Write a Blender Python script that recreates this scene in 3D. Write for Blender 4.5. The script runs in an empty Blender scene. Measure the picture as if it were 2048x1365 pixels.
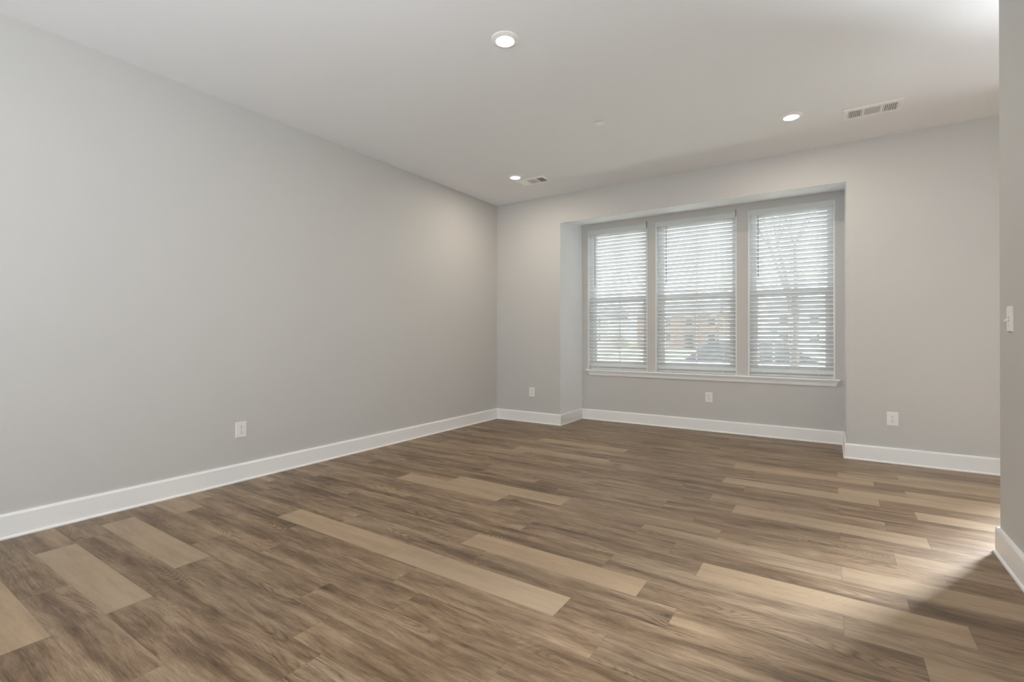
import bpy, bmesh, math, random
from mathutils import Vector, Matrix
random.seed(7)
S = bpy.context.scene
COL = S.collection
PI = math.pi

# ------------------------------------------------------------------ camera
F_PX, YAW, PITCH = 969.88, 33.4075, 0.167
CAM = Vector((3.6042, 0.0, 1.0554))
cam_d = bpy.data.cameras.new('camera')
cam_d.sensor_width = 36.0
cam_d.sensor_fit = 'HORIZONTAL'
cam_d.lens = F_PX / 2048 * 36.0
cam_d.shift_x = (1024 - 1023.4) / 2048
cam_d.shift_y = -(682.5 - 670.56) / 2048
cam_d.clip_start = 0.05
cam_d.clip_end = 500
cam = bpy.data.objects.new('camera', cam_d)
COL.objects.link(cam)
cam.location = CAM
cam.rotation_euler = (math.radians(90 + PITCH), 0, math.radians(YAW))
S.camera = cam

# ------------------------------------------------------------------ view
S.view_settings.view_transform = 'Standard'
S.view_settings.look = 'None'
S.view_settings.exposure = 0.0
S.view_settings.gamma = 1.0
S.view_settings.use_curve_mapping = False
S.cycles.max_bounces = 14
S.cycles.diffuse_bounces = 8
S.cycles.glossy_bounces = 4
S.cycles.transparent_max_bounces = 24
S.cycles.sample_clamp_indirect = 6.0
S.cycles.use_denoising = True
S.cycles.caustics_reflective = False
S.cycles.caustics_refractive = False

# ------------------------------------------------------------------ room numbers (metres)
H = 2.74
YD = 5.1163            # back wall
YB = 5.7229            # back of the window bay
X1, X2 = 0.9178, 3.712  # bay sides
ZT, ZB = 2.404, 2.484   # bay soffit, front and back edge
XP, YP = 4.2862, 3.27   # partition face and its end
XH = 6.6                # far wall of the hall
YR = -5.2               # rear wall

# ------------------------------------------------------------------ world: bright overcast sky
W = bpy.data.worlds.new('sky')
S.world = W
W.use_nodes = True
nt = W.node_tree
nt.nodes.clear()
wo = nt.nodes.new('ShaderNodeOutputWorld')
bg = nt.nodes.new('ShaderNodeBackground')
tc = nt.nodes.new('ShaderNodeTexCoord')
ns = nt.nodes.new('ShaderNodeTexNoise')
ns.inputs['Scale'].default_value = 3.0
ns.inputs['Detail'].default_value = 5
rp = nt.nodes.new('ShaderNodeValToRGB')
rp.color_ramp.elements[0].position = 0.35
rp.color_ramp.elements[0].color = (0.88, 0.93, 0.98, 1)
rp.color_ramp.elements[1].position = 0.62
rp.color_ramp.elements[1].color = (1, 1, 1, 1)
nt.links.new(tc.outputs['Generated'], ns.inputs['Vector'])
nt.links.new(ns.outputs['Fac'], rp.inputs['Fac'])
nt.links.new(rp.outputs['Color'], bg.inputs['Color'])
bg.inputs['Strength'].default_value = 7.1
nt.links.new(bg.outputs['Background'], wo.inputs['Surface'])


def area_light(name, loc, rot, sx, sy, watts, color, shape='RECTANGLE', spread=PI):
    d = bpy.data.lights.new(name, 'AREA')
    d.shape = shape
    d.size = sx
    if shape == 'RECTANGLE':
        d.size_y = sy
    d.energy = watts
    d.color = color
    d.spread = spread
    o = bpy.data.objects.new(name, d)
    o.location = loc
    o.rotation_euler = rot
    COL.objects.link(o)
    return o


# daylight through the glazed front door in the hall
area_light('front_door_daylight', (5.52, YD + 0.30, 1.2), (math.radians(-72), 0, math.radians(-28)), 0.42, 1.9, 400, (0.92, 0.96, 1.0), spread=math.radians(125))
# added fill light, unseen behind the camera, aimed up at the ceiling
area_light('ceiling_fill', (3.3, -0.7, 1.1), (math.radians(149), 0, math.radians(72)), 0.45, 0.45, 84, (0.91, 0.965, 1.0))
# sun on the street side, high and from the side so it never enters the bay
sun_d = bpy.data.lights.new('sun', 'SUN')
sun_d.energy = 29.0
sun_d.angle = math.radians(3)
sun_d.color = (1.0, 0.985, 0.96)
sun = bpy.data.objects.new('sun', sun_d)
sun.rotation_euler = (math.radians(-18), math.radians(38), 0)
COL.objects.link(sun)
DOWNLIGHT_W = 9.5
DOWNLIGHT_C = (1.0, 0.88, 0.73)


# ------------------------------------------------------------------ node helpers
def new_mat(name):
    m = bpy.data.materials.new(name)
    m.use_nodes = True
    n = m.node_tree
    n.nodes.clear()
    return m, n


def N(nt_, t, **kw):
    x = nt_.nodes.new(t)
    for k, v in kw.items():
        if k in ('inputs',):
            for kk, vv in v.items():
                x.inputs[kk].default_value = vv
        else:
            setattr(x, k, v)
    return x


def simple(name, col, rough=0.5, metal=0.0, bump=0.0, bscale=300, var=0.03, spec=0.5, emit=None):
    """painted / plastic surface with a faint procedural variation"""
    m, n = new_mat(name)
    out = N(n, 'ShaderNodeOutputMaterial')
    b = N(n, 'ShaderNodeBsdfPrincipled')
    b.inputs['Roughness'].default_value = rough
    b.inputs['Metallic'].default_value = metal
    b.inputs['Specular IOR Level'].default_value = spec
    g = N(n, 'ShaderNodeNewGeometry')
    t = N(n, 'ShaderNodeTexNoise', inputs={'Scale': 2.3, 'Detail': 4.0})
    n.links.new(g.outputs['Position'], t.inputs['Vector'])
    mx = N(n, 'ShaderNodeMix', data_type='RGBA')
    mx.inputs['A'].default_value = tuple(c * (1 - var) for c in col) + (1,)
    mx.inputs['B'].default_value = tuple(min(1, c * (1 + var)) for c in col) + (1,)
    n.links.new(t.outputs['Fac'], mx.inputs['Factor'])
    n.links.new(mx.outputs['Result'], b.inputs['Base Color'])
    if bump > 0:
        t2 = N(n, 'ShaderNodeTexNoise', inputs={'Scale': bscale, 'Detail': 2.0})
        n.links.new(g.outputs['Position'], t2.inputs['Vector'])
        bp = N(n, 'ShaderNodeBump', inputs={'Strength': bump, 'Distance': 0.001})
        n.links.new(t2.outputs['Fac'], bp.inputs['Height'])
        n.links.new(bp.outputs['Normal'], b.inputs['Normal'])
    if emit:
        b.inputs['Emission Color'].default_value = emit[0] + (1,)
        b.inputs['Emission Strength'].default_value = emit[1]
    n.links.new(b.outputs['BSDF'], out.inputs['Surface'])
    return m


WALL = simple('greige_wall_paint', (0.575, 0.570, 0.556), 0.75, bump=0.10, bscale=260, var=0.012, spec=0.25)
CEIL = simple('ceiling_paint', (0.88, 0.90, 0.93), 0.9, bump=0.10, bscale=260, var=0.01, spec=0.1)
TRIM = simple('white_trim_paint', (0.89, 0.90, 0.90), 0.35, var=0.01)
VINYL = simple('white_vinyl', (0.82, 0.84, 0.84), 0.4, var=0.01)
PLATE = simple('white_plastic', (0.84, 0.83, 0.81), 0.35, var=0.01)
DARK = simple('dark_slot', (0.02, 0.02, 0.018), 0.6)
DUCT = simple('dark_duct', (0.10, 0.10, 0.095), 0.6)
ENAMEL = simple('white_enamel', (0.92, 0.92, 0.91), 0.4, var=0.01)
WANDM = simple('grey_wand_plastic', (0.24, 0.25, 0.26), 0.4)
CORD = simple('white_cord', (0.80, 0.81, 0.80), 0.8)
SCREW = simple('painted_screw', (0.5, 0.5, 0.48), 0.4, metal=0.3)
BLINDRAIL = simple('white_blind_rail', (0.64, 0.65, 0.64), 0.45)
RAILM = simple('shaded_white_bottom_rail', (0.50, 0.51, 0.50), 0.45)  # shade on the white rail put into its colour as a darker grey
LENS = simple('lit_lens', (0.9, 0.88, 0.82), 0.4, emit=((1.0, 0.90, 0.76), 6.0))
GRASS = simple('lawn_grass', (0.26, 0.30, 0.15), 0.9, bump=0.5, bscale=40, var=0.25)
CONCRETE = simple('pale_concrete', (0.72, 0.72, 0.71), 0.9, bump=0.2, bscale=30, var=0.1)
ASPHALT = simple('grey_asphalt', (0.16, 0.16, 0.165), 0.9, bump=0.3, bscale=60, var=0.15)
BARK = simple('grey_bark', (0.10, 0.085, 0.075), 0.9, bump=0.5, bscale=30, var=0.25)
LEAF = simple('evergreen_leaves', (0.06, 0.12, 0.045), 0.7, bump=0.4, bscale=20, var=0.4)
LEAF2 = simple('spring_leaves', (0.26, 0.34, 0.12), 0.7, bump=0.4, bscale=20, var=0.35)
SIDING = simple('pale_siding', (0.62, 0.62, 0.59), 0.8, var=0.05)
ROOFM = simple('grey_shingle', (0.14, 0.14, 0.15), 0.9, bump=0.4, bscale=20, var=0.2)
CARW = simple('white_car_paint', (0.75, 0.76, 0.78), 0.25, var=0.01)
CARS = simple('silver_car_paint', (0.34, 0.37, 0.40), 0.25, metal=0.4, var=0.02)
RUBBER = simple('black_rubber', (0.02, 0.02, 0.02), 0.7)
DGLASS = simple('dark_window_glass', (0.03, 0.04, 0.05), 0.08, var=0.0)
BLUE = simple('blue_sign_paint', (0.03, 0.14, 0.45), 0.5)
POSTM = simple('grey_post_metal', (0.3, 0.3, 0.3), 0.5, metal=0.6)


def brick_mat():
    m, n = new_mat('red_brown_brick')
    out = N(n, 'ShaderNodeOutputMaterial')
    b = N(n, 'ShaderNodeBsdfPrincipled', inputs={'Roughness': 0.9})
    tc_ = N(n, 'ShaderNodeTexCoord')
    mp = N(n, 'ShaderNodeMapping')
    mp.inputs['Rotation'].default_value = (math.radians(90), 0, 0)
    br = N(n, 'ShaderNodeTexBrick', inputs={'Scale': 4.5})
    br.inputs['Color1'].default_value = (0.26, 0.13, 0.10, 1)
    br.inputs['Color2'].default_value = (0.34, 0.19, 0.14, 1)
    br.inputs['Mortar'].default_value = (0.5, 0.47, 0.42, 1)
    n.links.new(tc_.outputs['Object'], mp.inputs['Vector'])
    n.links.new(mp.outputs['Vector'], br.inputs['Vector'])
    n.links.new(br.outputs['Color'], b.inputs['Base Color'])
    n.links.new(b.outputs['BSDF'], out.inputs['Surface'])
    return m


BRICK = brick_mat()


def glass_mat():
    m, n = new_mat('clear_window_glass')
    out = N(n, 'ShaderNodeOutputMaterial')
    tr = N(n, 'ShaderNodeBsdfTransparent')
    tr.inputs['Color'].default_value = (0.96, 0.97, 0.97, 1)
    gl = N(n, 'ShaderNodeBsdfGlossy', inputs={'Roughness': 0.02})
    fr = N(n, 'ShaderNodeFresnel', inputs={'IOR': 1.45})
    mx = N(n, 'ShaderNodeMixShader')
    n.links.new(fr.outputs['Fac'], mx.inputs['Fac'])
    n.links.new(tr.outputs['BSDF'], mx.inputs[1])
    n.links.new(gl.outputs['BSDF'], mx.inputs[2])
    n.links.new(mx.outputs['Shader'], out.inputs['Surface'])
    return m


def screen_mat():
    """fine woven insect screen: mostly open, grey threads"""
    m, n = new_mat('insect_screen_mesh')
    out = N(n, 'ShaderNodeOutputMaterial')
    tr = N(n, 'ShaderNodeBsdfTransparent')
    df = N(n, 'ShaderNodeBsdfDiffuse')
    df.inputs['Color'].default_value = (0.30, 0.31, 0.31, 1)
    mx = N(n, 'ShaderNodeMixShader', inputs={'Fac': 0.20})
    n.links.new(tr.outputs['BSDF'], mx.inputs[1])
    n.links.new(df.outputs['BSDF'], mx.inputs[2])
    n.links.new(mx.outputs['Shader'], out.inputs['Surface'])
    return m


def slat_mat():
    """white faux-wood slats that let a little daylight through"""
    m, n = new_mat('white_blind_slat')
    out = N(n, 'ShaderNodeOutputMaterial')
    b = N(n, 'ShaderNodeBsdfPrincipled', inputs={'Roughness': 0.4})
    b.inputs['Base Color'].default_value = (0.86, 0.87, 0.88, 1)
    tl = N(n, 'ShaderNodeBsdfTranslucent')
    tl.inputs['Color'].default_value = (0.90, 0.92, 0.94, 1)
    mx = N(n, 'ShaderNodeMixShader', inputs={'Fac': 0.34})
    n.links.new(b.outputs['BSDF'], mx.inputs[1])
    n.links.new(tl.outputs['BSDF'], mx.inputs[2])
    n.links.new(mx.outputs['Shader'], out.inputs['Surface'])
    return m


GLASS, SCREEN, SLAT = glass_mat(), screen_mat(), slat_mat()


def math_(n, op, a, b=None, c=None, clamp=False):
    x = N(n, 'ShaderNodeMath', operation=op, use_clamp=clamp)
    for i, v in enumerate((a, b, c)):
        if v is None:
            continue
        if isinstance(v, (int, float)):
            x.inputs[i].default_value = v
        else:
            n.links.new(v, x.inputs[i])
    return x.outputs[0]


def ramp(n, fac, stops):
    r = N(n, 'ShaderNodeValToRGB')
    e = r.color_ramp.elements
    while len(e) < len(stops):
        e.new(0.5)
    for i, (p, c) in enumerate(stops):
        e[i].position = p
        e[i].color = (c, c, c, 1) if isinstance(c, (int, float)) else tuple(c) + (1,)
    n.links.new(fac, r.inputs['Fac'])
    return r.outputs['Color']


def mixc(n, fac, a, b, mode='MIX'):
    x = N(n, 'ShaderNodeMix', data_type='RGBA', blend_type=mode)
    if isinstance(fac, (int, float)):
        x.inputs['Factor'].default_value = fac
    else:
        n.links.new(fac, x.inputs['Factor'])
    for k, v in (('A', a), ('B', b)):
        if isinstance(v, tuple):
            x.inputs[k].default_value = v + (1,)
        else:
            n.links.new(v, x.inputs[k])
    return x.outputs['Result']


def floor_mat():
    m, n = new_mat('wood_plank_floor')
    out = N(n, 'ShaderNodeOutputMaterial')
    b = N(n, 'ShaderNodeBsdfPrincipled')
    g = N(n, 'ShaderNodeNewGeometry')
    at = N(n, 'ShaderNodeAttribute', attribute_name='plank')
    uv = N(n, 'ShaderNodeUVMap', uv_map='plank_uv')
    sa = N(n, 'ShaderNodeSeparateColor')
    n.links.new(at.outputs['Color'], sa.inputs['Color'])
    tone, s1, s2 = sa.outputs['Red'], sa.outputs['Green'], sa.outputs['Blue']
    sp = N(n, 'ShaderNodeSeparateXYZ')
    n.links.new(g.outputs['Position'], sp.inputs['Vector'])
    X, Y = sp.outputs['X'], sp.outputs['Y']

    def coord(ax, ay, seed=True, zz=0.0):
        c = N(n, 'ShaderNodeCombineXYZ')
        xx = math_(n, 'MULTIPLY', X, ax)
        yy = math_(n, 'MULTIPLY', Y, ay)
        if seed:
            xx = math_(n, 'MULTIPLY_ADD', s1, 37.0, xx)
            yy = math_(n, 'MULTIPLY_ADD', s2, 53.0, yy)
        n.links.new(xx, c.inputs['X'])
        n.links.new(yy, c.inputs['Y'])
        c.inputs['Z'].default_value = zz
        return c.outputs['Vector']

    def noise(vec, scale, detail, rough, dist=0.0):
        t = N(n, 'ShaderNodeTexNoise', inputs={'Scale': scale, 'Detail': detail, 'Roughness': rough, 'Distortion': dist})
        n.links.new(vec, t.inputs['Vector'])
        return t.outputs['Fac']

    # gentle waviness shared by every grain layer
    wob = noise(coord(1.6, 3.0, zz=20.0), 1.0, 2.0, 0.5)
    Y0 = Y
    Y = math_(n, 'MULTIPLY_ADD', math_(n, 'SUBTRACT', wob, 0.5), 0.045, Y0)
    # broad dark and light streaks along the boards
    streak = noise(coord(0.95, 9.5), 1.0, 5.0, 0.60, 0.5)
    streak2 = noise(coord(3.0, 40.0, zz=4.0), 1.0, 4.0, 0.68, 0.4)
    fine = noise(coord(11.0, 170.0, zz=8.0), 1.0, 3.0, 0.75)
    blot = noise(coord(4.0, 16.0, zz=2.0), 1.0, 6.0, 0.70, 0.8)
    # cathedral figure: contour lines of a smooth long hill
    hill = noise(coord(1.05, 6.0, zz=5.0), 1.0, 1.0, 0.4, 0.25)
    rag = noise(coord(26.0, 60.0, zz=9.0), 1.0, 2.0, 0.6)
    ringv = math_(n, 'MULTIPLY_ADD', rag, 0.9, math_(n, 'MULTIPLY', hill, 150.0))
    ring = math_(n, 'POWER', math_(n, 'ABSOLUTE', math_(n, 'SINE', ringv)), 0.6)
    cmask = ramp(n, noise(coord(1.5, 4.2, zz=12.0), 1.0, 2.0, 0.5), [(0.50, 0.0), (0.60, 1.0)])
    # knots, in some cells only
    vo = N(n, 'ShaderNodeTexVoronoi', feature='F1', inputs={'Scale': 1.0, 'Randomness': 1.0})
    kn = N(n, 'ShaderNodeVectorMath', operation='ADD')
    tn = N(n, 'ShaderNodeTexNoise', inputs={'Scale': 16.0, 'Detail': 4.0})
    n.links.new(g.outputs['Position'], tn.inputs['Vector'])
    tns = N(n, 'ShaderNodeVectorMath', operation='SCALE', inputs={'Scale': 0.16})
    n.links.new(tn.outputs['Color'], tns.inputs[0])
    n.links.new(coord(1.9, 5.0, zz=3.0), kn.inputs[0])
    n.links.new(tns.outputs[0], kn.inputs[1])
    n.links.new(kn.outputs[0], vo.inputs['Vector'])
    sc = N(n, 'ShaderNodeSeparateColor')
    n.links.new(vo.outputs['Color'], sc.inputs['Color'])
    kcell = ramp(n, sc.outputs['Red'], [(0.60, 0.0), (0.64, 1.0)])
    kd = vo.outputs['Distance']
    knot = ramp(n, kd, [(0.03, 1.0), (0.075, 0.45), (0.20, 0.0)])
    kring = math_(n, 'MULTIPLY', math_(n, 'SINE', math_(n, 'MULTIPLY', kd, 210.0)), ramp(n, kd, [(0.04, 1.0), (0.13, 0.0)]))
    knot = math_(n, 'MULTIPLY', math_(n, 'MULTIPLY_ADD', kring, 0.22, knot), kcell)

    v = math_(n, 'MULTIPLY_ADD', math_(n, 'SUBTRACT', streak, 0.5), 1.50, 0.45)
    v = math_(n, 'MULTIPLY_ADD', math_(n, 'SUBTRACT', streak2, 0.5), 0.62, v)
    v = math_(n, 'MULTIPLY_ADD', math_(n, 'SUBTRACT', fine, 0.5), 0.80, v)
    v = math_(n, 'MULTIPLY_ADD', math_(n, 'SUBTRACT', blot, 0.5), 0.85, v)
    cw = math_(n, 'MULTIPLY', math_(n, 'MULTIPLY', math_(n, 'SUBTRACT', ring, 0.75), 0.30), cmask)
    v = math_(n, 'ADD', v, cw)
    v = math_(n, 'MULTIPLY_ADD', knot, -0.50, v)
    # pale boards: flat and light; others keep their streaks
    flat = math_(n, 'MULTIPLY_ADD', math_(n, 'SUBTRACT', v, 0.46), 0.42, 0.745)
    pale = ramp(n, tone, [(0.55, 0.0), (0.95, 1.0)])
    v2 = N(n, 'ShaderNodeMix', data_type='FLOAT')
    n.links.new(pale, v2.inputs['Factor'])
    n.links.new(v, v2.inputs['A'])
    n.links.new(flat, v2.inputs['B'])
    vv = math_(n, 'MULTIPLY_ADD', math_(n, 'SUBTRACT', tone, 0.45), 0.16, v2.outputs['Result'])
    col = ramp(n, vv, [(0.00, (0.066, 0.036, 0.016)), (0.28, (0.150, 0.092, 0.050)),
                       (0.52, (0.245, 0.164, 0.098)), (0.88, (0.385, 0.278, 0.178))])
    # board to board hue drift
    hue = ramp(n, s2, [(0.0, (1.0, 0.985, 0.95)), (1.0, (0.975, 1.0, 1.03))])
    col = mixc(n, 1.0, col, hue, 'MULTIPLY')
    # seams
    su = N(n, 'ShaderNodeSeparateXYZ')
    n.links.new(uv.outputs['UV'], su.inputs['Vector'])
    du = math_(n, 'MINIMUM', su.outputs['X'], math_(n, 'SUBTRACT', 0.914, su.outputs['X']))
    dv = math_(n, 'MINIMUM', su.outputs['Y'], math_(n, 'SUBTRACT', 0.154, su.outputs['Y']))
    dm = math_(n, 'MINIMUM', du, dv)
    seam = ramp(n, math_(n, 'DIVIDE', dm, 0.0024), [(0.25, 1.0), (1.0, 0.0)])
    col = mixc(n, math_(n, 'MULTIPLY', seam, 0.30), col, (0.10, 0.065, 0.038))
    # bevel glint painted into the colour along the far edge of some boards
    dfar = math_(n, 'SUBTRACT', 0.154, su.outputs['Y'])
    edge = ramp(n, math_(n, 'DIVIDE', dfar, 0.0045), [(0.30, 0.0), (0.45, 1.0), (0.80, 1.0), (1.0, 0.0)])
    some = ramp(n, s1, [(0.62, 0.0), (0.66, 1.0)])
    glint_mask = ramp(n, noise(coord(2.2, 1.0, zz=31.0), 1.0, 2.0, 0.5), [(0.42, 0.0), (0.55, 1.0)])
    col = mixc(n, math_(n, 'MULTIPLY', math_(n, 'MULTIPLY', edge, some), math_(n, 'MULTIPLY', glint_mask, 0.6)), col, (0.46, 0.36, 0.25))
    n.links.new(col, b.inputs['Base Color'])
    rg = math_(n, 'MULTIPLY_ADD', fine, 0.12, 0.36)
    n.links.new(rg, b.inputs['Roughness'])
    b.inputs['Specular IOR Level'].default_value = 0.5
    bp = N(n, 'ShaderNodeBump', inputs={'Strength': 0.25, 'Distance': 0.0006})
    hh = math_(n, 'MULTIPLY_ADD', seam, -1.5, fine)
    n.links.new(hh, bp.inputs['Height'])
    n.links.new(bp.outputs['Normal'], b.inputs['Normal'])
    n.links.new(b.outputs['BSDF'], out.inputs['Surface'])
    return m


FLOORM = floor_mat()


# ------------------------------------------------------------------ mesh helpers
class MB:
    def __init__(self):
        self.bm = bmesh.new()

    def box(self, x0, x1, y0, y1, z0, z1, bev=0.0):
        ret = bmesh.ops.create_cube(self.bm, size=1.0)
        vs = ret['verts']
        for v in vs:
            v.co = Vector((x0 + (v.co.x + 0.5) * (x1 - x0), y0 + (v.co.y + 0.5) * (y1 - y0), z0 + (v.co.z + 0.5) * (z1 - z0)))
        if bev > 0:
            es = list({e for v in vs for e in v.link_edges})
            bmesh.ops.bevel(self.bm, geom=es, offset=bev, segments=2, profile=0.5, affect='EDGES')
        return self

    def obox(self, c, sx, sy, sz, rot, bev=0.0):
        """box centred on c, sized, turned by Euler rot"""
        ret = bmesh.ops.create_cube(self.bm, size=1.0)
        M = Matrix.Translation(c) @ Matrix.Rotation(rot[2], 4, 'Z') @ Matrix.Rotation(rot[1], 4, 'Y') @ Matrix.Rotation(rot[0], 4, 'X')
        for v in ret['verts']:
            v.co = M @ Vector((v.co.x * sx, v.co.y * sy, v.co.z * sz))
        if bev > 0:
            es = list({e for v in ret['verts'] for e in v.link_edges})
            bmesh.ops.bevel(self.bm, geom=es, offset=bev, segments=2, profile=0.5, affect='EDGES')
        return self

    def prism(self, pts, axis, a, b):
        """closed outline pts (2-D) extruded along axis from a to b"""
        def P(p, t):
            if axis == 'x':
                return (t, p[0], p[1])
            if axis == 'y':
                return (p[0], t, p[1])
            return (p[0], p[1], t)
        A = [self.bm.verts.new(P(p, a)) for p in pts]
        B = [self.bm.verts.new(P(p, b)) for p in pts]
        self.bm.faces.new(A)
        self.bm.faces.new(list(reversed(B)))
        k = len(pts)
        for i in range(k):
            self.bm.faces.new((A[i], B[i], B[(i + 1) % k], A[(i + 1) % k]))
        return self

    def tube(self, p, q, r0, r1=None, seg=10):
        r1 = r0 if r1 is None else r1
        p, q = Vector(p), Vector(q)
        d = (q - p).normalized()
        u = d.orthogonal().normalized()
        w = d.cross(u)
        A, B = [], []
        for i in range(seg):
            t = 2 * PI * i / seg
            o = u * math.cos(t) + w * math.sin(t)
            A.append(self.bm.verts.new(p + o * r0))
            B.append(self.bm.verts.new(q + o * r1))
        for i in range(seg):
            j = (i + 1) % seg
            self.bm.faces.new((A[i], A[j], B[j], B[i]))
        self.bm.faces.new(list(reversed(A)))
        self.bm.faces.new(B)
        return self

    def lathe(self, prof, c, M=None, seg=40):
        """profile of (radius, height) turned about z at c (M turns it first)"""
        rings = []
        for r, z in prof:
            ring = []
            if r < 1e-6:
                v = Vector((0, 0, z))
                ring = [self.bm.verts.new((M @ v if M else v) + Vector(c))]
            else:
                for i in range(seg):
                    t = 2 * PI * i / seg
                    v = Vector((r * math.cos(t), r * math.sin(t), z))
                    ring.append(self.bm.verts.new((M @ v if M else v) + Vector(c)))
            rings.append(ring)
        for a, b in zip(rings, rings[1:]):
            for i in range(seg):
                j = (i + 1) % seg
                if len(a) == 1 and len(b) == 1:
                    continue
                if len(a) == 1:
                    self.bm.faces.new((a[0], b[j], b[i]))
                elif len(b) == 1:
                    self.bm.faces.new((a[i], a[j], b[0]))
                else:
                    self.bm.faces.new((a[i], a[j], b[j], b[i]))
        return self

    def build(self, name, mat, parent=None, smooth=False, M=None):
        if M is not None:
            bmesh.ops.transform(self.bm, matrix=M, verts=self.bm.verts)
        bmesh.ops.recalc_face_normals(self.bm, faces=self.bm.faces)
        me = bpy.data.meshes.new(name)
        self.bm.to_mesh(me)
        self.bm.free()
        if smooth:
            for p in me.polygons:
                p.use_smooth = True
        me.materials.append(mat)
        o = bpy.data.objects.new(name, me)
        COL.objects.link(o)
        if parent is not None:
            o.parent = parent
            o.matrix_parent_inverse = Matrix.Identity(4)
        return o


def struct(o):
    o['kind'] = 'structure'
    return o


def tag(o, label, cat, group=None):
    o['label'] = label
    o['category'] = cat
    if group:
        o['group'] = group
    return o


def empty(name, loc, rot=(0, 0, 0)):
    o = bpy.data.objects.new(name, None)
    o.empty_display_size = 0.1
    o.location = loc
    o.rotation_euler = rot
    COL.objects.link(o)
    return o


def copy_tree(o, parent=None):
    c = o.copy()
    COL.objects.link(c)
    if parent is not None:
        c.parent = parent
    for ch in list(o.children):
        copy_tree(ch, c)
    return c


# ================================================================== SETTING
# ---- floor: boards 0.914 x 0.154 m running along x, three-row stagger
def build_floor():
    BL, BW, B0 = 0.914, 0.154, 0.690
    phase = {0: 0.897, 1: 0.360, 2: 0.198}
    special = {0: 0.388, -2: 0.395, -1: 0.897}
    pale = {(-2, 0.4): 0.9, (0, 0.39): 1.0, (2, 0.2): 0.95, (4, -0.55): 0.85, (6, 0.9): 1.0, (6, 1.81): 1.0,
            (8, 2.03): 1.0, (8, 3.857): 0.9, (10, 3.1): 1.0, (12, 3.64): 0.92, (12, 0.9): 0.92, (12, 2.72): 0.7,
            (13, 1.27): 0.95, (13, 2.19): 0.68, (16, 3.1): 0.95, (19, 4.0): 0.9, (20, 1.107): 0.88, (20, 2.93): 0.9,
            (21, 3.62): 0.95, (23, 1.107): 0.9, (23, 2.925): 0.9, (25, 4.0): 0.85, (19, 0.36): 0.72, (18, -0.03): 0.7,
            (14, 3.85): 0.7, (17, 2.93): 0.68, (-4, 1.3): 0.8, (22, 4.0): 0.85, (24, 3.62): 0.85}
    me = bpy.data.meshes.new('floor')
    verts, faces, cols, uvs = [], [], [], []
    xmin, xmax, ymin, ymax = -0.01, XH + 0.01, YR - 0.01, YB + 0.012
    k = math.floor((ymin - B0) / BW)
    rnd = random.Random(21)
    while B0 + k * BW < ymax:
        y0, y1 = B0 + k * BW, B0 + (k + 1) * BW
        ph = special.get(k, phase[k % 3])
        j = math.floor((xmin - ph) / BL)
        while ph + j * BL < xmax:
            xs = ph + j * BL
            xa, xb = max(xs, xmin), min(xs + BL, xmax)
            ya, yb = max(y0, ymin), min(y1, ymax)
            tone = rnd.uniform(0.20, 0.50)
            if rnd.random() < 0.10:
                tone = rnd.uniform(0.55, 0.7)
            for (kk, px), tv in pale.items():
                if kk == k and abs(px - xs) < 0.12:
                    tone = tv
            a, b_ = rnd.random(), rnd.random()
            if xb > xa and yb > ya:
                i = len(verts)
                verts += [(xa, ya, 0), (xb, ya, 0), (xb, yb, 0), (xa, yb, 0)]
                faces.append((i, i + 1, i + 2, i + 3))
                cols += [(tone, a, b_, 1)] * 4
                uvs += [(xa - xs, ya - y0), (xb - xs, ya - y0), (xb - xs, yb - y0), (xa - xs, yb - y0)]
            j += 1
        k += 1
    # underside so the slab has a thickness
    i = len(verts)
    for z in (-0.0004, -0.15):
        verts += [(xmin, ymin, z), (xmax, ymin, z), (xmax, ymax, z), (xmin, ymax, z)]
    for q in ((3, 2, 1, 0), (4, 5, 6, 7), (0, 1, 5, 4), (1, 2, 6, 5), (2, 3, 7, 6), (3, 0, 4, 7)):
        faces.append(tuple(i + t for t in q))
        cols += [(0.3, 0.5, 0.5, 1)] * 4
        uvs += [(0.4, 0.07)] * 4
    me.from_pydata(verts, [], faces)
    ca = me.color_attributes.new('plank', 'FLOAT_COLOR', 'CORNER')
    for q, c in enumerate(cols):
        ca.data[q].color = c
    ul = me.uv_layers.new(name='plank_uv')
    for q, c in enumerate(uvs):
        ul.data[q].uv = c
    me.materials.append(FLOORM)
    o = bpy.data.objects.new('floor', me)
    COL.objects.link(o)
    return struct(o)


build_floor()

T = 0.16
struct(MB().box(-T, XH + T, YR - T, YB + T, H, H + 0.15).build('ceiling', CEIL))
struct(MB().box(-T, 0, YR - T, YB + T, -0.15, H).build('wall_left', WALL))

# back wall: solid piers either side of the bay, the header over it, hall part with the door opening
DX0, DX1, DZ = 5.08, 6.00, 2.10
m = MB()
m.box(0, X1, YD, YB + T, -0.15, H)
m.box(X2, 4.80, YD, YB + T, -0.15, H)
m.box(4.80, DX0, YD, YD + T, -0.15, H)
m.box(DX1, XH, YD, YD + T, -0.15, H)
m.box(DX0, DX1, YD, YD + T, DZ, H)
m.prism([(YD, ZT), (YB, ZB), (YB, H), (YD, H)], 'x', X1, X2)
wb = struct(m.build('wall_back', WALL))
# the returns and soffit of the bay use the ceiling material
wb.data.materials.append(CEIL)
for p in wb.data.polygons:
    c = p.center
    side = abs(p.normal.x) > 0.9 and (abs(c.x - X1) < 0.001 or abs(c.x - X2) < 0.001) and c.y < YB + 0.2
    sof = p.normal.z < -0.5 and X1 < c.x < X2 and ZT - 0.01 < c.z < ZB + 0.01
    if side or sof:
        p.material_index = 1

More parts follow.
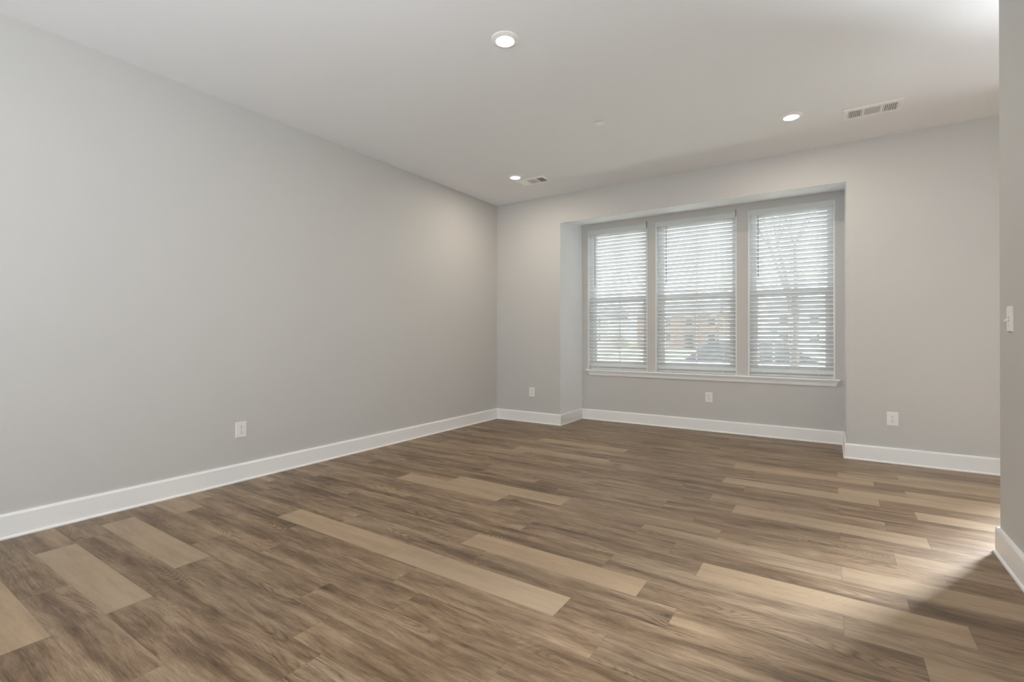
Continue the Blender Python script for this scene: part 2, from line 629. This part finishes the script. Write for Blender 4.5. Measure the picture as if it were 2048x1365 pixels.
# wall of the bay with three window openings
WIN = [(1.000, 1.768), (1.868, 2.745), (2.862, 3.632)]
WZ0, WZ1 = 0.635, 2.402
m = MB()
xs = [X1] + [v for w in WIN for v in w] + [X2]
for i in range(0, len(xs), 2):
    m.box(xs[i], xs[i + 1], YB, YB + T, -0.15, H)
for a, b in WIN:
    m.box(a, b, YB, YB + T, -0.15, WZ0 - 0.035)
    m.box(a, b, YB, YB + T, WZ1, H)
struct(m.build('wall_bay', WALL))

# partition on the right
struct(MB().box(XP, XP + 0.125, 1.0, YP, -0.15, H).build('wall_right', WALL))
# hall and rear walls, out of view
struct(MB().box(XH, XH + T, YR - T, YD + T, -0.15, H).build('wall_hall', WALL))
m = MB()
m.box(0, 0.5, YR - T, YR, -0.15, H).box(3.8, XH, YR - T, YR, -0.15, H)
m.box(0.5, 3.8, YR - T, YR, -0.15, 0.3).box(0.5, 3.8, YR - T, YR, 2.4, H)
struct(m.build('wall_rear', WALL))
for wn, wloc, wrot in (('window_4', (2.15, YR - 0.08, 1.35), 0),):
    w4 = struct(empty(wn, wloc, (0, 0, wrot)))
    e = 1.65 if wrot == 0 else 1.90
    m = MB()
    for x in (-e + 0.03, -0.52, 0.52, e - 0.03):
        m.box(x - 0.03, x + 0.03, -0.03, 0.03, -0.98, 0.98)
    m.box(-e, e, -0.03, 0.03, -1.05, -0.98).box(-e, e, -0.03, 0.03, 0.98, 1.05)
    m.build('window_frame', VINYL, w4)
    MB().box(-e + 0.05, e - 0.05, -0.004, 0.004, -0.98, 0.98).build('pane', GLASS, w4)


# ---- baseboards: flat board, eased top, small shoe at the floor
BBH, BBT = 0.1294, 0.020


def bb_profile(s=1):
    return [(0, 0), (s * 0.024, 0), (s * 0.024, 0.007), (s * 0.0215, 0.011), (s * 0.0155, 0.013),
            (s * 0.0155, BBH - 0.012), (s * 0.011, BBH - 0.002), (s * 0.004, BBH), (0, BBH)]


def baseboard(name, path):
    """path: floor points with the wall on the left when walking, mitred corners"""
    bm = bmesh.new()
    prof = bb_profile()
    n_ = len(path)
    rings = []
    for i, p in enumerate(path):
        p = Vector(p)
        dirs = []
        if i > 0:
            dirs.append((p - Vector(path[i - 1])).normalized())
        if i < n_ - 1:
            dirs.append((Vector(path[i + 1]) - p).normalized())
        nrm = [Vector((d.y, -d.x)) for d in dirs]
        if len(nrm) == 1:
            off = nrm[0]
        else:
            off = (nrm[0] + nrm[1])
            off = off / (off.dot(nrm[0]))
        rings.append([bm.verts.new((p.x + off.x * t, p.y + off.y * t, z)) for t, z in prof])
    for a, b in zip(rings, rings[1:]):
        for i in range(len(prof)):
            j = (i + 1) % len(prof)
            bm.faces.new((a[i], a[j], b[j], b[i]))
    bm.faces.new(rings[0])
    bm.faces.new(list(reversed(rings[-1])))
    mb = MB.__new__(MB)
    mb.bm = bm
    return struct(mb.build(name, TRIM))


baseboard('baseboard_left', [(0, YR), (0, YD)])
baseboard('baseboard_back', [(0, YD), (X1, YD), (X1, YB), (X2, YB), (X2, YD), (DX0 - 0.07, YD)])
baseboard('baseboard_hall', [(DX1 + 0.07, YD), (XH, YD), (XH, YR)])
baseboard('baseboard_right', [(XP + 0.125, 1.0), (XP + 0.125, YP), (XP, YP), (XP, 1.0)])

# ---- window stool and apron running under the three windows
m = MB()
m.prism([(YB + 0.10, WZ0), (YB - 0.036, WZ0), (YB - 0.042, WZ0 - 0.006), (YB - 0.042, WZ0 - 0.013),
         (YB - 0.036, WZ0 - 0.018), (YB + 0.10, WZ0 - 0.018)], 'x', 0.985, 3.675)
stool = struct(m.build('trim_1', TRIM))
# apron: moulded board whose ends return at a slant
bm = bmesh.new()
prof = [(0.0, WZ0 - 0.018), (0.028, WZ0 - 0.018), (0.026, WZ0 - 0.030), (0.018, WZ0 - 0.036), (0.014, WZ0 - 0.066),
        (0.010, WZ0 - 0.072), (0.0, WZ0 - 0.072)]
ra, rb = [], []
for t, z in prof:
    sl = (WZ0 - 0.018 - z) * 0.45
    ra.append(bm.verts.new((1.003 + sl, YB - t, z)))
    rb.append(bm.verts.new((3.662 - sl, YB - t, z)))
for i in range(len(prof)):
    j = (i + 1) % len(prof)
    bm.faces.new((ra[i], ra[j], rb[j], rb[i]))
bm.faces.new(ra)
bm.faces.new(list(reversed(rb)))
mb = MB.__new__(MB)
mb.bm = bm
struct(mb.build('trim_2', TRIM))


# ---- the three double-hung windows
def window(i, xa, xb):
    r = struct(empty('window_%d' % i, ((xa + xb) / 2, YB + 0.12, WZ0)))
    w = (xb - xa) / 2
    h = WZ1 - WZ0
    mid = 1.515 - WZ0
    # white drywall-return liner / vinyl frame round the opening
    m = MB()
    m.box(-w, -w + 0.035, -0.035, 0.045, 0, h).box(w - 0.035, w, -0.035, 0.045, 0, h)
    m.box(-w + 0.035, w - 0.035, -0.035, 0.045, 0, 0.045).box(-w + 0.035, w - 0.035, -0.035, 0.045, h - 0.035, h)
    m.build('window_frame', VINYL, r)
    # jamb liners reach to the room face of the wall
    MB().box(-w, -w + 0.008, -0.119, -0.035, 0, h).build('jamb', TRIM, r)
    MB().box(w - 0.008, w, -0.119, -0.035, 0, h).build('jamb', TRIM, r)
    # upper sash (outer track)
    w2 = w - 0.035
    m = MB()
    z0, z1 = mid - 0.02, h - 0.035
    m.box(-w2, -w2 + 0.03, 0.012, 0.036, z0, z1).box(w2 - 0.03, w2, 0.012, 0.036, z0, z1)
    m.box(-w2 + 0.03, w2 - 0.03, 0.012, 0.036, z0, z0 + 0.035).box(-w2 + 0.03, w2 - 0.03, 0.012, 0.036, z1 - 0.03, z1)
    up = m.build('upper_sash', VINYL, r)
    MB().box(-w2 + 0.03, w2 - 0.03, 0.022, 0.026, z0 + 0.035, z1 - 0.03).build('pane', GLASS, up)
    MB().box(-0.008, 0.008, 0.018, 0.0219, z0 + 0.035, z1 - 0.03).build('muntin', VINYL, up)
    # lower sash (inner track)
    m = MB()
    z0, z1 = 0.045, mid + 0.025
    m.box(-w2, -w2 + 0.045, -0.022, 0.010, z0, z1).box(w2 - 0.045, w2, -0.022, 0.010, z0, z1)
    m.box(-w2 + 0.045, w2 - 0.045, -0.022, 0.010, z0, z0 + 0.045).box(-w2 + 0.045, w2 - 0.045, -0.022, 0.010, z1 - 0.04, z1)
    lo = m.build('lower_sash', VINYL, r)
    MB().box(-w2 + 0.045, w2 - 0.045, -0.008, -0.004, z0 + 0.045, z1 - 0.04).build('pane', GLASS, lo)
    MB().box(-0.008, 0.008, -0.012, -0.0081, z0 + 0.045, z1 - 0.04).build('muntin', VINYL, lo)
    # half insect screen on the outside
    m = MB()
    m.box(-w2, w2, 0.0375, 0.0385, 0.046, mid - 0.03)
    m.build('insect_screen', SCREEN, r)


for i, (a, b) in enumerate(WIN):
    window(i + 1, a, b)

# ---- glazed front door in the hall
d = struct(empty('door_1', ((DX0 + DX1) / 2, YD + 0.05, 0)))
w = (DX1 - DX0) / 2
m = MB()
m.box(-w, -w + 0.03, -0.05, 0.11, 0, DZ).box(w - 0.03, w, -0.05, 0.11, 0, DZ).box(-w + 0.03, w - 0.03, -0.05, 0.11, DZ - 0.03, DZ)
m.box(-w - 0.065, -w + 0.01, -0.066, -0.0501, 0, DZ + 0.06).box(w - 0.01, w + 0.065, -0.066, -0.0501, 0, DZ + 0.06)
m.box(-w + 0.01, w - 0.01, -0.066, -0.0501, DZ - 0.01, DZ + 0.06)
m.build('door_frame', TRIM, d)
m = MB()
w -= 0.032
m.box(-w, -w + 0.09, -0.02, 0.02, 0.01, DZ - 0.032).box(w - 0.09, w, -0.02, 0.02, 0.01, DZ - 0.032)
m.box(-w + 0.09, w - 0.09, -0.02, 0.02, 0.01, 0.2).box(-w + 0.09, w - 0.09, -0.02, 0.02, DZ - 0.14, DZ - 0.032)
leaf = m.build('door_leaf', TRIM, d)
MB().box(-w + 0.09, w - 0.09, -0.004, 0.004, 0.2, DZ - 0.14).build('pane', GLASS, leaf)
m = MB()
m.lathe([(0.0, 0.0), (0.028, 0.0), (0.028, 0.008), (0.010, 0.012), (0.010, 0.035), (0.026, 0.045), (0.028, 0.06), (0.018, 0.07), (0, 0.072)],
        (-w + 0.045, -0.02, 0.95), M=Matrix.Rotation(math.radians(90), 4, 'X'), seg=24)
m.build('door_knob', POSTM, leaf, smooth=True)


# ================================================================== THINGS
# ---- blinds
def blind(xa, xb, label, wand_x, end_strip):
    cx = (xa + xb) / 2
    r = empty('window_blind', (cx, YB + 0.04, WZ0))
    tag(r, label, 'blind', 'white horizontal blinds over the bay windows')
    w = (xb - xa) / 2 - 0.011
    ztop = 2.343 - WZ0
    # valance, standing a little proud of the wall with returned ends
    m = MB()
    m.prism([(-0.056, ztop), (-0.056, ztop + 0.052), (-0.052, ztop + 0.060), (-0.044, ztop + 0.060), (-0.042, ztop)], 'x', -w - 0.004, w + 0.004)
    m.build('valance', BLINDRAIL, r)
    MB().box(-w, w, -0.036, 0.022, ztop + 0.012, ztop + 0.057).build('headrail', BLINDRAIL, r)
    # slats, room edge up
    PITCHS, SW, TH = 0.0444, 0.0505, 0.0028
    ang = math.radians(-41)
    zbot = 0.055
    cnt = int((ztop + 0.004 - zbot) / PITCHS)
    bm = bmesh.new()
    for k in range(cnt):
        zc = ztop - 0.012 - k * PITCHS
        tilt = ang + random.uniform(-0.012, 0.012)
        sec = []
        for u in (-1, -0.5, 0, 0.5, 1):
            crown = 0.0016 * (1 - u * u)
            sec.append((u * SW / 2, crown))
        top = [(a, b + TH / 2) for a, b in sec]
        bot = [(a, b - TH / 2) for a, b in reversed(sec)]
        pts = []
        for a, b in top + bot:
            # a runs from room (-) to outside (+); room edge high
            y = a * math.cos(tilt) - b * math.sin(tilt)
            z = a * math.sin(tilt) + b * math.cos(tilt)
            pts.append((y - 0.004, z + zc))
        A = [bm.verts.new((-w + 0.002, p[0], p[1])) for p in pts]
        B = [bm.verts.new((w - 0.002, p[0], p[1])) for p in pts]
        bm.faces.new(A)
        bm.faces.new(list(reversed(B)))
        for q in range(len(pts)):
            s = (q + 1) % len(pts)
            bm.faces.new((A[q], B[q], B[s], A[s]))
    mb = MB.__new__(MB)
    mb.bm = bm
    mb.build('slats', SLAT, r)
    # bottom rail
    m = MB()
    m.obox((0, -0.004, 0.036), 2 * w - 0.004, 0.050, 0.014, (math.radians(-12), 0, 0), bev=0.003)
    m.build('bottom_rail', RAILM, r)
    # ladder cords, two sets: front and back strings with a lift cord between
    for lx in (-w + 0.125, w - 0.125):
        m = MB()
        for yy in (-0.024, 0.016):
            m.tube((lx, yy, 0.05), (lx, yy, ztop + 0.012), 0.0010, seg=5)
        m.build('ladder_cord', CORD, r)
        m = MB()
        m.lathe([(0, 0), (0.005, 0), (0.005, 0.006), (0, 0.007)], (lx, -0.028, 0.034), M=Matrix.Rotation(math.radians(90), 4, 'X'), seg=10)
        m.build('cord_button', CORD, r)
    # tilt wand
    m = MB()
    m.tube((wand_x - cx, -0.040, ztop + 0.012), (wand_x - cx, -0.036, ztop - 0.02), 0.0022, seg=8)
    m.tube((wand_x - cx, -0.036, ztop - 0.02), (wand_x - cx, -0.036, ztop - 0.66), 0.0036, seg=8)
    m.build('tilt_wand', WANDM, r)
    if end_strip:
        MB().box(w + 0.0045, w + 0.0095, -0.056, -0.0405, ztop + 0.01, ztop + 0.085).build('valance_end_strip', WANDM, r)  # thin dark strip at the right end of the valance
    return r


blind(*WIN[0], 'closed white horizontal blind on the narrow left window beside the bay corner', 1.095, True)
blind(*WIN[1], 'closed white horizontal blind on the widest, middle window above the low outlet', 1.99, True)
blind(*WIN[2], 'closed white horizontal blind on the right window, with bare branches showing between its upper slats', 2.955, False)


# ---- downlights
def downlight(x, y, label, watts=DOWNLIGHT_W):
    r = empty('downlight', (x, y, H))
    if label:
        tag(r, label, 'ceiling light', 'round recessed ceiling lights')
    MB().lathe([(0.0, -0.0005), (0.079, -0.0005), (0.079, -0.004), (0.074, -0.0065), (0.060, -0.0115), (0.056, -0.0125), (0.0525, -0.0125), (0.0525, -0.008), (0.0, -0.008)],
               (0, 0, 0), seg=48).build('trim_ring', ENAMEL, r, smooth=False)
    MB().lathe([(0.052, -0.0085), (0.051, -0.0118), (0.035, -0.0140), (0.0, -0.0150)], (0, 0, 0), seg=48).build('lens', LENS, r, smooth=True)
    o = area_light('downlight_lamp', (0, 0, -0.0165), (0, 0, 0), 0.09, 0.09, watts, DOWNLIGHT_C, 'DISK')
    o.parent = r
    return r


downlight(2.062, 2.27, 'lit round ceiling light nearest the camera, alone on the open ceiling')
downlight(3.350, 4.265, 'lit round ceiling light between the sprinkler cover and the right-hand vent')
downlight(0.825, 4.285, 'lit round ceiling light touching the small vent near the left wall corner')
for x, y, lab in ((0.85, -2.0, 'lit round ceiling light behind the camera near the left wall, out of the photo'),
                  (3.35, -2.0, 'lit round ceiling light behind the camera near the hall, out of the photo')):
    downlight(x, y, lab, 3.0)

# ---- sprinkler cover plate, hanging just clear of the ceiling on a dark cup
r = empty('sprinkler_cover', (2.078, 3.565, H))
tag(r, 'small white round sprinkler cover disc in the middle of the ceiling', 'sprinkler cover')
MB().lathe([(0, -0.0003), (0.030, -0.0003), (0.030, -0.0085), (0, -0.0085)], (0, 0, 0), seg=32).build('cup', SCREW, r)
MB().lathe([(0, -0.0086), (0.041, -0.0086), (0.0425, -0.0096), (0.041, -0.0112), (0.030, -0.0125), (0, -0.0130)], (0, 0, 0), seg=40).build('disc', TRIM, r)


# ---- ceiling registers
def register(x0, y0, label):
    L, D = 0.355, 0.205
    r = empty('ceiling_vent', (x0, y0, H))
    tag(r, label, 'vent', 'white three-section ceiling vents')
    t = 0.007
    bx, by = 0.030, 0.036
    m = MB()
    secs = [(bx, 0.115), (0.130, 0.225), (0.240, L - bx)]
    m.box(0, L, 0, by, -t, -0.0002).box(0, L, D - by, D, -t, -0.0002)
    m.box(0, secs[0][0], by, D - by, -t, -0.0002)
    m.box(secs[0][1], secs[1][0], by, D - by, -t, -0.0002)
    m.box(secs[1][1], secs[2][0], by, D - by, -t, -0.0002)
    m.box(secs[2][1], L, by, D - by, -t, -0.0002)
    m.build('face_plate', ENAMEL, r)
    MB().box(0.02, L - 0.02, 0.02, D - 0.02, -0.0011, -0.0003).build('duct_opening', DUCT, r)
    for (a, b), sgn in ((secs[0], 1), (secs[2], -1)):
        nv = 7
        for k in range(nv):
            xc = a + (k + 0.5) * (b - a) / nv
            m = MB()
            m.obox((xc, D / 2, -0.0055), 0.0095, D - 2 * by, 0.0011, (0, sgn * -math.radians(42), 0))
            m.build('louver', ENAMEL, r)
    a, b = secs[1]
    for k in range(11):
        yc = by + (k + 0.5) * (D - 2 * by) / 11
        m = MB()
        m.obox(((a + b) / 2, yc, -0.0050), b - a, 0.0122, 0.0010, (math.radians(12), 0, 0))
        m.build('louver', ENAMEL, r)
    for xx in (0.014, L - 0.014):
        MB().lathe([(0, -t - 0.0016), (0.003, -t - 0.0014), (0.0042, -t)], (xx, D / 2, 0), seg=12).build('screw', SCREW, r)
    return r


register(3.682, 4.375, 'white rectangular ceiling vent right of the lights, near the partition')
register(0.735, 4.405, 'white rectangular ceiling vent near the left wall corner beside a light')


# ---- outlets
def outlet_proto():
    r = empty('power_outlet', (0, 0, 0))
    w, h, t = 0.0395, 0.0575, 0.0065
    # plate with bevelled edges; built facing -y
    m = MB()
    bm = m.bm
    A = [(-w, 0, -h), (w, 0, -h), (w, 0, h), (-w, 0, h)]
    B = [(-w, -0.003, -h), (w, -0.003, -h), (w, -0.003, h), (-w, -0.003, h)]
    C = [(-w + 0.004, -t, -h + 0.004), (w - 0.004, -t, -h + 0.004), (w - 0.004, -t, h - 0.004), (-w + 0.004, -t, h - 0.004)]
    ra_ = [[bm.verts.new(p) for p in ring] for ring in (A, B, C)]
    for a, b in zip(ra_, ra_[1:]):
        for i in range(4):
            j = (i + 1) % 4
            bm.faces.new((a[i], a[j], b[j], b[i]))
    bm.faces.new(ra_[2])
    bm.faces.new(list(reversed(ra_[0])))
    m.build('face_plate', PLATE, r)
    for zc in (0.0195, -0.0195):
        # receptacle face: round with flattened top and bottom
        m = MB()
        pts = []
        for k in range(36):
            a = 2 * PI * k / 36
            pts.append((0.0172 * math.cos(a), zc + max(-0.0142, min(0.0142, 0.0172 * math.sin(a)))))
        m.prism(pts, 'y', -t + 0.0002, -t - 0.0016)
        rec = m.build('receptacle', PLATE, r)
        m = MB()
        y0, y1 = -t - 0.0014, -t - 0.0021
        m.box(-0.0075, -0.0052, y1, y0, zc + 0.001, zc + 0.0095)
        m.box(0.0052, 0.0072, y1, y0, zc + 0.002, zc + 0.009)
        m.prism([(0.0029 * math.cos(2 * PI * k / 14), zc - 0.0068 + 0.0029 * math.sin(2 * PI * k / 14)) for k in range(14)], 'y', y0, y1)
        m.build('slots', DARK, rec)
    MB().lathe([(0.0, 0.0012), (0.002, 0.001), (0.003, 0)], (0, -t, 0), M=Matrix.Rotation(math.radians(90), 4, 'X'), seg=12).build('screw', SCREW, r)
    return r


p0 = outlet_proto()
spots = [((0.0, 1.870, 0.374), (0, PI, PI / 2), 'white duplex outlet on the long left wall above the baseboard'),
         ((0.528, YD, 0.371), (0, 0, 0), 'white duplex outlet between the room corner and the window bay'),
         ((2.463, YB, 0.377), (0, 0, 0), 'white duplex outlet inside the bay below the middle window'),
         ((4.026, YD, 0.368), (0, 0, 0), 'white duplex outlet on the back wall right of the window bay')]
for i, (loc, rot, lab) in enumerate(spots):
    o = p0 if i == 0 else copy_tree(p0)
    o.location = loc
    if i == 0:
        # faces +x, ground hole uppermost
        o.rotation_euler = (Matrix.Rotation(PI / 2, 4, 'Z') @ Matrix.Rotation(PI, 4, 'Y')).to_euler()
    else:
        o.rotation_euler = rot
    tag(o, lab, 'outlet', 'white wall outlets')

# ---- light switch on the partition, facing -x
r = empty('light_switch', (XP, 3.095, 1.135))
tag(r, 'white toggle light switch on the partition at the right edge', 'light switch')
w, h, t = 0.035, 0.0585, 0.0075
m = MB()
bm = m.bm
rings = [[bm.verts.new(p) for p in ring] for ring in (
    [(0, -w, -h), (0, w, -h), (0, w, h), (0, -w, h)],
    [(-0.004, -w, -h), (-0.004, w, -h), (-0.004, w, h), (-0.004, -w, h)],
    [(-t, -w + 0.005, -h + 0.005), (-t, w - 0.005, -h + 0.005), (-t, w - 0.005, h - 0.005), (-t, -w + 0.005, h - 0.005)])]
for a, b in zip(rings, rings[1:]):
    for i in range(4):
        j = (i + 1) % 4
        bm.faces.new((a[i], a[j], b[j], b[i]))
bm.faces.new(rings[2])
bm.faces.new(list(reversed(rings[0])))
m.build('face_plate', PLATE, r)
MB().box(-t - 0.0012, -t + 0.0002, -0.0055, 0.0055, -0.012, 0.012).build('toggle_slot', SCREW, r)
m = MB()
m.obox((-t - 0.008, 0, -0.004), 0.020, 0.0085, 0.0085, (0, math.radians(-28), 0), bev=0.0015)
m.build('toggle', PLATE, r)
for z in (0.030, -0.030):
    MB().lathe([(0.0, 0.0012), (0.002, 0.001), (0.003, 0)], (-t, 0, z), M=Matrix.Rotation(math.radians(-90), 4, 'Y'), seg=12).build('screw', SCREW, r)

# ================================================================== OUTSIDE, seen between the slats
GZ = -0.45
m = MB().box(-90, 95, YB + T + 0.01, 150, GZ - 0.2, GZ)
lawn = m.build('lawn', GRASS)
lawn['kind'] = 'structure'
s_ = struct(MB().box(-20, 25, YB + T + 0.012, 7.6, GZ, GZ + 0.04).build('bounce_strip', CONCRETE))  # unseen pale strip added to bounce daylight up at the blinds
s_ = struct(MB().box(-90, 95, 8.9, 10.1, GZ, GZ + 0.03).build('sidewalk', CONCRETE))
s_ = struct(MB().box(-90, 95, 11.2, 18.5, GZ, GZ + 0.02).build('street', ASPHALT))


def car(x, y, rz, paint, label):
    r = empty('car', (x, y, GZ + 0.02), (0, 0, rz))
    tag(r, label, 'car')
    # body outline (side view, x along the car)
    out = [(-2.2, 0.28), (-2.22, 0.62), (-2.1, 0.85), (-1.55, 0.93), (-1.35, 0.95), (1.0, 0.93), (1.3, 0.90), (2.05, 0.76), (2.2, 0.6), (2.22, 0.30),
           (1.78, 0.24), (1.72, 0.46), (1.55, 0.62), (1.35, 0.66), (1.15, 0.62), (0.98, 0.46), (0.93, 0.22),
           (-0.93, 0.22), (-0.98, 0.46), (-1.15, 0.62), (-1.35, 0.66), (-1.55, 0.62), (-1.72, 0.46), (-1.78, 0.24)]
    m = MB().prism(out, 'y', -0.88, 0.88)
    m.build('body', paint, r)
    cab = [(-1.62, 0.93), (-1.05, 1.36), (-0.75, 1.42), (0.2, 1.42), (0.45, 1.37), (1.12, 0.925)]
    bm = bmesh.new()
    A = [bm.verts.new((a, -0.84 + (z - 0.93) * 0.32, z)) for a, z in cab]
    B = [bm.verts.new((a, 0.84 - (z - 0.93) * 0.32, z)) for a, z in cab]
    bm.faces.new(A)
    bm.faces.new(list(reversed(B)))
    for i in range(len(cab)):
        j = (i + 1) % len(cab)
        bm.faces.new((A[i], B[i], B[j], A[j]))
    mb = MB.__new__(MB)
    mb.bm = bm
    mb.build('cabin_glass', DGLASS, r)
    m = MB()
    m.prism([(-1.05, 1.365), (-0.75, 1.43), (0.2, 1.43), (0.45, 1.375), (0.2, 1.40), (-0.75, 1.40)], 'y', -0.70, 0.70)
    m.build('roof', paint, r)
    for wx in (-1.35, 1.35):
        for sy in (-1, 1):
            mm = MB().lathe([(0, -0.1), (0.33, -0.1), (0.335, -0.06), (0.335, 0.06), (0.33, 0.1), (0, 0.1)], (wx, sy * 0.80, 0.335), M=Matrix.Rotation(PI / 2, 4, 'X'), seg=28)
            wh = mm.build('wheel', RUBBER, r)
            MB().lathe([(0, 0.115), (0.2, 0.11), (0.21, 0.09)], (wx, sy * 0.80, 0.335), M=Matrix.Rotation(-sy * PI / 2, 4, 'X'), seg=20).build('hubcap', POSTM, wh)
    return r


car(2.3, 12.6, 0.0, CARS, 'silver car parked outside, seen through the right-hand blinds')
car(-8.6, 12.7, PI, CARW, 'white car parked outside, seen through the left-hand blind')


def bare_tree(x, y, h, seed, label, leaf=None, name='bare_tree'):
    rnd = random.Random(seed)
    r = empty(name, (x, y, GZ))
    tag(r, label, 'tree')
    m = MB()
    tips = []

    def grow(p, dirv, ln, rad, depth):
        q = p + dirv * ln
        m.tube(p, q, rad, rad * 0.68, seg=7 if depth < 2 else 4)
        if depth >= 5 or rad < 0.004:
            tips.append(q)
            return
        for _ in range(3 if depth < 4 else 2):
            nd = (dirv + Vector((rnd.uniform(-0.75, 0.75), rnd.uniform(-0.75, 0.75), rnd.uniform(-0.1, 0.55)))).normalized()
            grow(q, nd, ln * rnd.uniform(0.6, 0.8), rad * 0.6, depth + 1)
    grow(Vector((0, 0, -0.1)), Vector((0.02, 0.01, 1)).normalized(), h * 0.28, h * 0.011, 0)
    m.build('branches', BARK, r)
    if leaf:
        lm = MB()
        for q in tips:
            for _ in range(5):
                c = q + Vector((rnd.gauss(0, 0.18), rnd.gauss(0, 0.18), rnd.gauss(0, 0.15)))
                n1 = Vector((rnd.uniform(-1, 1), rnd.uniform(-1, 1), rnd.uniform(-1, 1))).normalized()
                u = n1.orthogonal().normalized() * 0.09
                v = n1.cross(u).normalized() * 0.05
                a = [lm.bm.verts.new(c + s * u + t * v) for s, t in ((-1, 0), (0, 1), (1, 0), (0, -1))]
                lm.bm.faces.new(a)
        lm.build('foliage', leaf, r)
    return r


bare_tree(3.02, 10.4, 7.0, 3, 'bare young tree outside, behind the upper right blind')
bare_tree(-4.5, 44.0, 7.5, 5, 'leafy green tree across the street, behind the middle blind', LEAF2, 'leafy_tree')
bare_tree(1.2, 46.0, 8.5, 8, 'leafy yellow-green tree across the street, behind the right blind', LEAF2, 'leafy_tree')
bare_tree(-20.0, 44.0, 6.5, 11, 'leafy tree far left across the street, behind the left blind', LEAF2, 'leafy_tree')


def house(x, y, w, label, mat):
    r = empty('house', (x, y, GZ))
    tag(r, label, 'house', None)
    MB().box(-w / 2, w / 2, 0, 8, 0, 4.5).build('wall', mat, r)
    MB().prism([(-0.5, 4.5), (4, 6.2), (8.5, 4.5)], 'x', -w / 2 - 0.4, w / 2 + 0.4).build('roof', ROOFM, r)
    n_ = int(w // 2.6)
    for fl in (0.8, 2.9):
        for i in range(n_):
            wx = -w / 2 + (i + 0.5) * w / n_
            if fl < 1 and i == n_ // 2:
                MB().box(wx - 0.5, wx + 0.5, -0.06, 0.0, 0, 2.1).build('entrance_door', DGLASS, r)
                continue
            f = MB().box(wx - 0.55, wx + 0.55, -0.07, 0.0, fl, fl + 1.25).build('window', TRIM, r)
            MB().box(wx - 0.47, wx + 0.47, -0.085, -0.0701, fl + 0.08, fl + 1.17).build('pane', DGLASS, f)
    return r


house(-30, 64, 15, 'pale two-storey house far left across the street', SIDING)
house(-12, 66, 14, 'brick two-storey house across the street, middle of the row', BRICK)
house(5, 64, 15, 'pale two-storey house right of the brick one across the street', SIDING)
# blue sign seen through the right-hand blind
r = empty('street_sign', (2.66, 10.7, GZ))
tag(r, 'small blue sign on a grey post outside the right window', 'sign')
MB().tube((0, 0, 0), (0, 0, 1.75), 0.022, seg=10).build('post', POSTM, r)
MB().box(-0.075, 0.075, -0.030, -0.022, 1.56, 1.64).build('sign_panel', BLUE, r)
# clipped shrubs by the walk
for i, (x, y, s, lab) in enumerate([(-1.2, 10.6, 0.55, 'small clipped green shrub beyond the walk, behind the middle window'),
                                    (-3.4, 10.7, 0.6, 'rounded dark green shrub beyond the walk, behind the left window')]):
    rnd = random.Random(40 + i)
    r = empty('garden_shrub', (x, y, GZ))
    tag(r, lab, 'shrub', None)
    lm = MB()
    for _ in range(1300):
        a, b_ = rnd.uniform(0, 2 * PI), math.acos(rnd.uniform(-0.4, 1))
        rr = s * rnd.uniform(0.8, 1.05)
        c = Vector((rr * math.cos(a) * math.sin(b_), rr * math.sin(a) * math.sin(b_), s * 0.55 + rr * 0.9 * math.cos(b_)))
        n1 = Vector((rnd.uniform(-1, 1), rnd.uniform(-1, 1), rnd.uniform(-1, 1))).normalized()
        u = n1.orthogonal().normalized() * 0.05
        v = n1.cross(u).normalized() * 0.03
        lm.bm.faces.new([lm.bm.verts.new(c + p * u + q * v) for p, q in ((-1, 0), (0, 1), (1, 0), (0, -1))])
    lm.build('foliage', LEAF, r)
    m = MB()
    for k in range(5):
        m.tube((0, 0, 0), (rnd.uniform(-0.25, 0.25), rnd.uniform(-0.25, 0.25), s), 0.02, 0.008, seg=5)
    m.build('stems', BARK, r)
